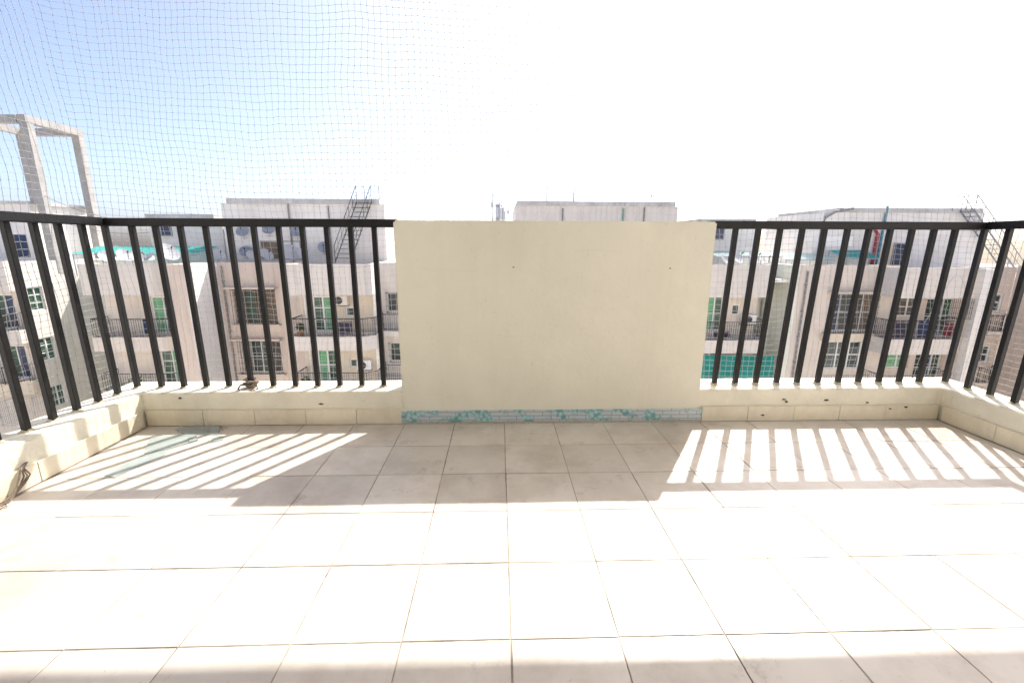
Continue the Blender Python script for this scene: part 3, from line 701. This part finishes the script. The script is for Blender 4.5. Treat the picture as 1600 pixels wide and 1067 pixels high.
bm = NB(); fG.box(bm, 18.65, 21.8, 0, .55, -1.62, -1.53); obj('sunshade', bm, OCHRE, Q)
bm = NB(); fG.box(bm, 18.65, 21.8, 0, .4, -4.36, -3.92); obj('ledge', bm, OCHRE, Q)
bm = NB()
for i in range(19): u = 18.85+i*.145; fG.box(bm, u, u+.018, .5, .518, -7.25, -6.35)
for z in (-7.25, -6.8, -6.35): fG.box(bm, 18.75, 21.5, .519, .535, z, z+.02)
fG.box(bm, 18.75, 18.78, 0, .52, -7.25, -7.22); fG.box(bm, 21.47, 21.5, 0, .52, -7.25, -7.22); obj('planter_rail', bm, DARKM, Q)
fH = front(24.6)
hH = [(24.7, 26.3, ST-ST_H*i, -1.95-ST_H*i) for i in range(2)] + [(22.95, 24.3, -3.0-ST_H*i, -1.9-ST_H*i) for i in range(2)]
wall(Q, fH, 22.73, 26.65, BOT, SOF, PINK, hH, .25)
for i in range(2):
    window(Q, fH, *hH[i], 3, 2, None, WFRAME, cols=[GLASS, BLUEG, GGLASS], name='door'); window(Q, fH, *hH[2+i], 2, 2, ROOM if i == 0 else GDOOR, WFRAME)
    balcony(Q, [(21.36, 24.48), (21.36, 23.05), (25.4, 23.05), (25.98, 23.5), (25.98, 24.58)], SB-.05-ST_H*i, ST+.02-ST_H*i, RT_+.05-ST_H*i, PALE)
bm = NB()
fh2 = front(23.12)
for i in range(12): u = 24.6+i*.11; fh2.box(bm, u, u+.014, 0, .014, -2.95, -1.8)
for i in range(4): z = -2.9+i*.3; fh2.box(bm, 24.6, 25.85, .0145, .028, z, z+.014)
obj('grille', bm, DARKM, Q)
bm = NB(); box(bm, 22.0, 26.65, 24.87, 40, BOT, ROOF); obj('core', bm, BEIGE, Q)
band(Q, [(21.36, 24.49), (21.36, 23.05), (25.5, 23.05), (26.0, 23.5), (26.0, 24.6)], PALE, SOF, PT-.06)
bm = NB(); box(bm, 26.06, 26.65, 23.1, 23.5, BOT, PT-.1); obj('pilaster', bm, WHITE_P, Q)
fI = front(24.7)
hI = [(28.55, 29.3, -2.75-ST_H*i, -1.7-ST_H*i) for i in range(2)]
wall(Q, fI, 26.66, 29.7, BOT, PT-.1, PINK, hI, .25)
for i in range(2):
    window(Q, fI, *hI[i], 1, 2, GLASS, WFRAME)
    balcony(Q, [(28.3, 24.68), (28.3, 24.2), (29.6, 24.2), (29.6, 24.68)], -4.0-ST_H*i, -3.85-ST_H*i, -2.9-ST_H*i, PALE)
wall(Q, left_side(29.7), 16, 24.69, BOT, PT, PINK, (), .3)
wall(Q, front(16.0), 29.72, 40, BOT, PT, BEIGE, (), .3)
roof(Q, 11.42, 40, 24.9, 40)
bm = NB(); box(bm, 21.4, 25.9, 23.2, 24.59, SOF, SOF+.15); obj('soffit', bm, BEIGE, Q)
roof(Q, 30.0, 40, 16.3, 24.9)
h4 = roof_room(Q, 13.3, 17.4, 30, 34, 2.45, .22, .2); rr_window(h4, 14.2, 15.05, 30, 1.4, 2.25, BLUEG)
h5 = roof_room(Q, 20.3, 30.6, 28, 34, 3.0, .28, .12, cut=.9)
rr_window(h5, 25.2, 26.0, 28, -.5, 1.1, BLUEG)
bm = NB(); front(28).box(bm, 24.2, 25.1, -.02, .03, -.3, 1.1); obj('shutter', bm, OCHRE, h5)
bm = NB(); front(28).box(bm, 20.7, 22.4, -.02, .02, .95, 1.55); obj('whitewashed_patch', bm, WHITEW, h5)
bm = NB(); tube(bm, [(20.25, 27.9, ROOF), (20.2, 27.88, 2.2), (20.35, 27.87, 2.7), (20.9, 27.87, 3.05), (22.0, 27.86, 3.24)], .09, 7); obj('cable_bundle', bm, PIPEW, h5)
bm = NB(); tube(bm, [(24.2, 27.9, 3.4), (24.15, 27.9, -.6)], .07, 6); obj('water_pipe', bm, mat('teal_pipe', (0.05, 0.22, 0.30), .5), h5)
bm = NB(); tube(bm, [(23.8, 27.85, -.7), (23.85, 27.85, 1.7), (23.6, 27.85, 2.0)], .10, 7); obj('red_duct', bm, REDC, h5)
rel(None, Q)

# green tarpaulin on the lower right balcony
bm = NB(); nx_, nz_ = 22, 9
g = [[bm.verts.new((11.6+4.25*i/nx_, 24.16-.14*j/nz_+.10*noise.noise(Vector((i*.45, j*.2, 1))), -5.18-1.75*j/nz_+.04*math.sin(i*1.1)*(j > 0))) for j in range(nz_+1)] for i in range(nx_+1)]
for i in range(nx_):
    for j in range(nz_): bm.faces.new((g[i][j], g[i+1][j], g[i+1][j+1], g[i][j+1]))
bmesh.ops.solidify(bm, geom=bm.faces[:], thickness=.012)
tag(obj('tarpaulin', bm, TARP, None, True), 'bright green tarpaulin hung over a balcony right of the cream panel', 'tarpaulin')

# laundry and cloths on the far balconies
def cloth(x0, x1, y, z0, z1, m, lab, nm='laundry'):
    bm = NB(); n = 8; g = [[bm.verts.new((x0+(x1-x0)*i/n, y+.05*math.sin(i*1.9+j), z1+(z0-z1)*j/4)) for j in range(5)] for i in range(n+1)]
    for i in range(n):
        for j in range(4): bm.faces.new((g[i][j], g[i+1][j], g[i+1][j+1], g[i][j+1]))
    bmesh.ops.solidify(bm, geom=bm.faces[:], thickness=.015); tag(obj(nm, bm, m, None, True), lab, 'laundry', 'laundry on the far balconies')
cloth(-30.3, -29.6, 25.62, -4.0, -3.0, REDC, 'red patterned cloth hung on the far-left balcony railing')
cloth(-29.5, -29.0, 25.9, -4.0, -3.0, BLUEC, 'blue cloth hanging beside the red one on the far-left balcony')
cloth(-19.6, -19.1, 24.5, -3.9, -3.1, BLUEC, 'small blue cloth behind the railing left of the pink pier')
cloth(-9.2, -8.2, 24.55, -3.95, -3.25, PURP, 'dark cloth behind the railing of the green-door balcony')
cloth(12.4, 13.3, 24.55, -4.2, -3.85, PURP, 'dark bundle low behind the railing above the green tarpaulin')
cloth(21.7, 22.9, 23.3, -3.95, -3.1, PURP, 'purple cloth on the right balcony beside the grilled window')
cloth(23.2, 24.1, 23.3, -3.95, -3.05, BLUEC, 'navy blue cloth in the middle of the right balcony')
cloth(24.7, 25.2, 23.3, -3.95, -3.2, REDC, 'crimson cloth at the end of the right balcony')
ac_unit('dark-fronted air conditioner above the green balcony door', front(25.8), -9.1, -2.45)
ac_unit('white air conditioner on the balcony above the green tarpaulin', front(25.8), 14.9, -3.6)
ac_unit('white air conditioner on the lower balcony below the green door', front(25.8), -8.0, -6.3)
def facade_pipe(pl, u, z0, z1, r, m, lab):
    bm = NB(); a, b = pl.p(u, .09, z0), pl.p(u, .09, z1); tube(bm, [a, b], r, 7)
    for k in range(int((z1-z0)/1.5)+1): c = pl.p(u, .045, z0+.3+1.5*k); pl.box(bm, u-r*1.5, u+r*1.5, 0, .1, c[2], c[2]+.05)
    tag(obj('rainwater_pipe', bm, m), lab, 'pipe', 'pipes down the far walls')
facade_pipe(front(26.8), -16.3, -12, -.3, .055, PIPEW, 'grey rainwater pipe in the corner beside the grilled windows')
facade_pipe(front(25.8), -11.2, -12, -1.76, .05, WFRAME, 'white pipe at the left end of the green-door balcony')
facade_pipe(front(25.8), 14.75, -12, -1.9, .05, WFRAME, 'white pipe down the wall above the green tarpaulin')
facade_pipe(front(24.5), 17.3, -12, -.4, .05, PIPEW, 'grey rainwater pipe on the beige wall left of the right grilled window')
def wire(a, b, sag, lab):
    a, b = Vector(a), Vector(b); bm = NB(); tube(bm, [a.lerp(b, t/12)-Vector((0, 0, sag*4*(t/12)*(1-t/12))) for t in range(13)], .016, 4)
    tag(obj('overhead_cable', bm, PIPEW), lab, 'cable', 'cables slung between the roofs')
wire((-28.2, 29.4, 3.9), (-22.4, 30.1, 2.4), .5, 'upper black cable from the concrete frame to the small left roof room')
wire((-28.2, 29.4, 2.6), (-22.4, 30.1, 1.7), .45, 'lower black cable from the concrete frame to the small left roof room')
wire((-17.9, 29.95, 2.3), (-16.9, 28.95, .3), .15, 'short cable dropping between the two left roof rooms')
wire((17.3, 29.95, 2.2), (20.4, 27.95, 2.5), .35, 'cable slung between the two right roof rooms')
# plants on the lower left balcony
def pot(x, y, z, lab, r=.3, n=160):
    t = thing('potted_plant', lab, 'plant', 'plants on the far balconies', (x, y, z))
    bm = NB(); bmesh.ops.create_cone(bm, cap_ends=True, segments=10, radius1=.12, radius2=.17, depth=.26); bmesh.ops.translate(bm, vec=(0, 0, .13), verts=bm.verts); obj('pot', bm, TERRA, t)
    bm = NB()
    for i in range(n):
        d = Vector((random.gauss(0, 1), random.gauss(0, 1), random.gauss(.3, .8))).normalized()*r*random.uniform(.3, 1)+Vector((0, 0, .5))
        u = Vector((random.gauss(0, 1), random.gauss(0, 1), random.gauss(0, 1))).normalized(); v = u.orthogonal().normalized()
        bm.faces.new([bm.verts.new(d+q) for q in (u*.09, v*.035, -u*.09, -v*.035)])
    obj('foliage', bm, LEAFM, t)
pot(-20.6, 24.6, ST-ST_H, 'bushy green plant behind the lower railing left of the pink pier', .38)
pot(-11.1, 24.6, ST, 'small dark plant at the left end of the green-door balcony', .22)
pot(-11.1, 24.6, ST-ST_H, 'small dark plant on the balcony below the green-door one', .25)

# satellite dishes
def dish(lab, x, y, z, d, yaw, m=DISH, pitch=38, leg=0.0):
    t = thing('satellite_dish', lab, 'satellite dish', 'satellite dishes on the roofs', (x, y, z)); t.rotation_euler = (0, 0, R(yaw))
    bm = NB(); r = d/2; h = r*1.05; rings = []
    c = Vector((0, -.06, h)); a = R(pitch); n = Vector((0, -math.cos(a), math.sin(a))); u = Vector((1, 0, 0)); v = n.cross(u)
    for k in range(6):
        q = r*k/5; dep = .22*r*(k/5)**2
        if k == 0: rings.append([bm.verts.new(c)])
        else: rings.append([bm.verts.new(c+n*dep+q*(math.cos(2*math.pi*i/20)*u+1.08*math.sin(2*math.pi*i/20)*v)) for i in range(20)])
    for i in range(20): bm.faces.new((rings[0][0], rings[1][i], rings[1][(i+1) % 20]))
    for k in range(1, 5):
        for i in range(20): bm.faces.new((rings[k][i], rings[k+1][i], rings[k+1][(i+1) % 20], rings[k][(i+1) % 20]))
    bmesh.ops.solidify(bm, geom=bm.faces[:], thickness=.012); obj('reflector', bm, m, t, True)
    bm = NB(); tip = c+n*r*.95-v*r*.15; tube(bm, [c-v*r*.95+n*.1, tip], .012, 5); tube(bm, [tip-n*.02, tip+n*.12], .035, 6); obj('feed_arm', bm, DARKM, t)
    bm = NB(); tube(bm, [(0, .06, -h*.2 if m is DISHB else -leg), (0, .06, h*.75), c], .022, 6); tube(bm, [(-.2, .06, .01-leg), (.2, .06, .01-leg)], .015, 4); obj('mount', bm, GALV, t)
DZ = PT
ORD = ['leftmost', 'second', 'third', 'fourth', 'fifth', 'sixth']
for i, (x, d, yw) in enumerate([(-21.2, .70, 58), (-20.2, .80, 62), (-19.5, .72, 50), (-18.75, .70, -35), (-17.95, 1.10, 64), (-16.75, .75, 55)]):
    dish(f'white satellite dish, {ORD[i]} along the parapet below the aqua canopy', x, 24.85 if x < -17.5 else 27.3, -.10, d, yw, DISH, 42, 1.5 if x < -17.5 else .8)
for i, (x, d, yw, lab) in enumerate([(-14.75, .70, 50, 'left of the pair before the brown rooftop window'), (-13.95, .80, 58, 'right of the pair before the brown rooftop window'), (-12.45, 1.05, 40, 'larger one before the white rooftop window'), (-11.75, .8, 60, 'just right of the larger rooftop dish')]):
    dish('white satellite dish, '+lab, x, 27.3, -.10, d, yw, DISH, 40, .8)
for i, (x, z, lab) in enumerate([(-15.9, 1.3, 'upper left on the big roof room wall'), (-14.3, 1.45, 'above the brown rooftop window'), (-12.6, 1.3, 'above the white rooftop window'), (-11.0, .35, 'lower down left of the metal roof stair'), (-15.85, .1, 'low at the left of the big roof room wall')]):
    dish('blue-grey satellite dish '+lab, x, 28.75, z, .75, 15, DISHB)
for i, (x, d, yw) in enumerate([(12.6, .6, 45), (13.3, .85, 25), (14.3, .8, 30), (14.9, .6, 55)]):
    dish('white satellite dish, '+ORD[i]+' of the row on the roof right of the cream panel', x, 24.9, -.12, d, yw, DISH, 40, 1.5)

# roof canopies
def canopy(x0, x1, y0, y1, z0, z1, m, lab, post_z=ROOF):
    t = thing('roof_canopy', lab, 'canopy', 'corrugated roof canopies', ((x0+x1)/2, (y0+y1)/2, post_z)); Mi = Matrix.Translation(-t.location)
    bm = NB(); n = int((x1-x0)/.09); rows = []
    for i in range(n+1):
        x = x0+(x1-x0)*i/n; dz = .022*math.sin(i*math.pi/1.0+math.pi/2)
        rows.append([bm.verts.new((x, y0, z0+dz+.05*math.sin(x*1.3))), bm.verts.new((x, y1, z1+dz))])
    for a, b in zip(rows, rows[1:]): bm.faces.new((a[0], b[0], b[1], a[1]))
    bmesh.ops.transform(bm, matrix=Mi, verts=bm.verts); o = obj('sheet', bm, m, t)
    bm = NB(); k = max(2, int((x1-x0)/1.6))
    for i in range(k+1):
        x = x0+.05+(x1-x0-.1)*i/k
        for yy, zz in ((y0+.05, z0), (y1-.05, z1)):
            b3 = NB(); tube(b3, [(x, yy, post_z), (x, yy, zz-.02)], .03, 5); bmesh.ops.transform(b3, matrix=Mi, verts=b3.verts); obj('post', b3, GALV, t)
    tube(bm, [(x0, y0+.05, z0-.05), (x1, y0+.05, z0-.05)], .03, 5); bmesh.ops.transform(bm, matrix=Mi, verts=bm.verts); obj('purlin', bm, GALV, t)
canopy(-24.6, -17.4, 26.6, 28.6, .40, .80, AQUA, 'aqua corrugated canopy above the dishes on the left roof')
canopy(13.4, 17.4, 27.0, 29.2, .35, .62, PALEAQ, 'pale corrugated canopy below the small roof room on the right')
canopy(17.5, 20.6, 26.8, 28.6, .18, .5, PALEAQ, 'pale sheet canopy between the two right roof rooms')
canopy(20.7, 23.2, 26.6, 27.7, .28, .70, AQUA, 'short aqua canopy before the big right roof room')
# low clutter wall below the canopy
# metal stairs to the roofs
def stair(lab, base, top, width, wdir, n=11, rail_h=.95, m=STEEL):
    t = thing('roof_stair', lab, 'stair', 'steel stairs up to the roof rooms', base); b0 = Vector((0, 0, 0)); d = Vector(top)-Vector(base); wv = Vector(wdir).normalized()*width
    for s in (0, 1):
        bm = NB(); o = wv*s; tube(bm, [o, o+d], .045, 4); obj('stringer', bm, m, t)
        bm = NB(); h = Vector((0, 0, rail_h)); tube(bm, [o+d*.02, o+d*.02+h, o+d+h, o+d+h+Vector((d.x, d.y, 0)).normalized()*.55, o+d+Vector((d.x, d.y, 0)).normalized()*.55], .025, 5)
        tube(bm, [o+d*.02+h*.5, o+d+h*.5], .016, 4)
        for k in range(1, 7): p = o+d*(k/6.0); tube(bm, [p, p+h], .02, 4)
        obj('handrail', bm, m, t)
    for k in range(1, n+1):
        bm = NB(); p = d*(k/(n+.3)); q = p+wv; r = Vector((d.x, d.y, 0)).normalized()*.11
        vs_ = [p-r, p+r, q+r, q-r]; f = [bm.verts.new(v) for v in vs_]; g2 = [bm.verts.new(v+Vector((0, 0, .035))) for v in vs_]
        bm.faces.new(f[::-1]); bm.faces.new(g2)
        for i in range(4): bm.faces.new((f[i], f[(i+1) % 4], g2[(i+1) % 4], g2[i]))
        obj('tread', bm, m, t)
stair('dark steel stair leaning against the big left roof room', (-9.95, 27.5, ROOF+.75), (-8.75, 28.7, 3.5), .95, (1, -.15, 0), 13)
stair('grey steel stair descending beyond the big right roof room', (32.7, 26.9, ROOF), (28.75, 26.9, 3.1), .9, (.1, 1, 0), 14, .9, mat('grey_stair_steel', (0.20, 0.21, 0.235), .6, .2, 4))

# telecom mast far behind
tm = thing('telecom_mast', 'cluster of grey antenna poles rising just above the cream panel', 'antenna', None, (0.1, 60, BOT))
for x, z1, r in ((-.75, 7.35, .06), (-.35, 6.4, .05), (-.15, 6.0, .14), (.1, 6.2, .10), (.35, 7.1, .06), (.6, 5.6, .12), (.85, 5.2, .07)):
    bm = NB(); tube(bm, [(x-.1, 0, 0), (x-.1, 0, z1-BOT)], r, 6); obj('pole', bm, GALV, tm)
for x, z, h in ((-.95, 5.9, .7), (-.3, 5.0, 1.3), (.2, 4.8, 1.4), (.65, 4.6, 1.0), (1.15, 5.0, .5)):
    bm = NB(); box(bm, x-.16, x+.16, -.25, -.12, z-BOT-h/2, z-BOT+h/2); obj('panel_antenna', bm, DISH, tm)
bm = NB()
for z in (4.2, 5.1, 5.8): tube(bm, [(-.9, 0, z-BOT), (1.1, 0, z-BOT)], .04, 5)
obj('brace', bm, GALV, tm)
# thin aerials on the middle roof room
for x, lab in ((10.15, 'spindly television aerial on the right end of the middle roof room'),):
    t = thing('television_aerial', lab, 'aerial', None, (x, 30.3, 3.4)); bm = NB(); tube(bm, [(0, 0, 0), (0, 0, .95)], .02, 5); obj('pole', bm, STEEL, t)
    bm = NB(); tube(bm, [(-.3, 0, .6), (.45, 0, .95)], .012, 4)
    for k in range(5): p = Vector((-.25+.15*k, 0, .62+.07*k)); tube(bm, [p+Vector((0, -.2, .05)), p+Vector((0, .2, -.05))], .008, 4)
    obj('dipoles', bm, STEEL, t)
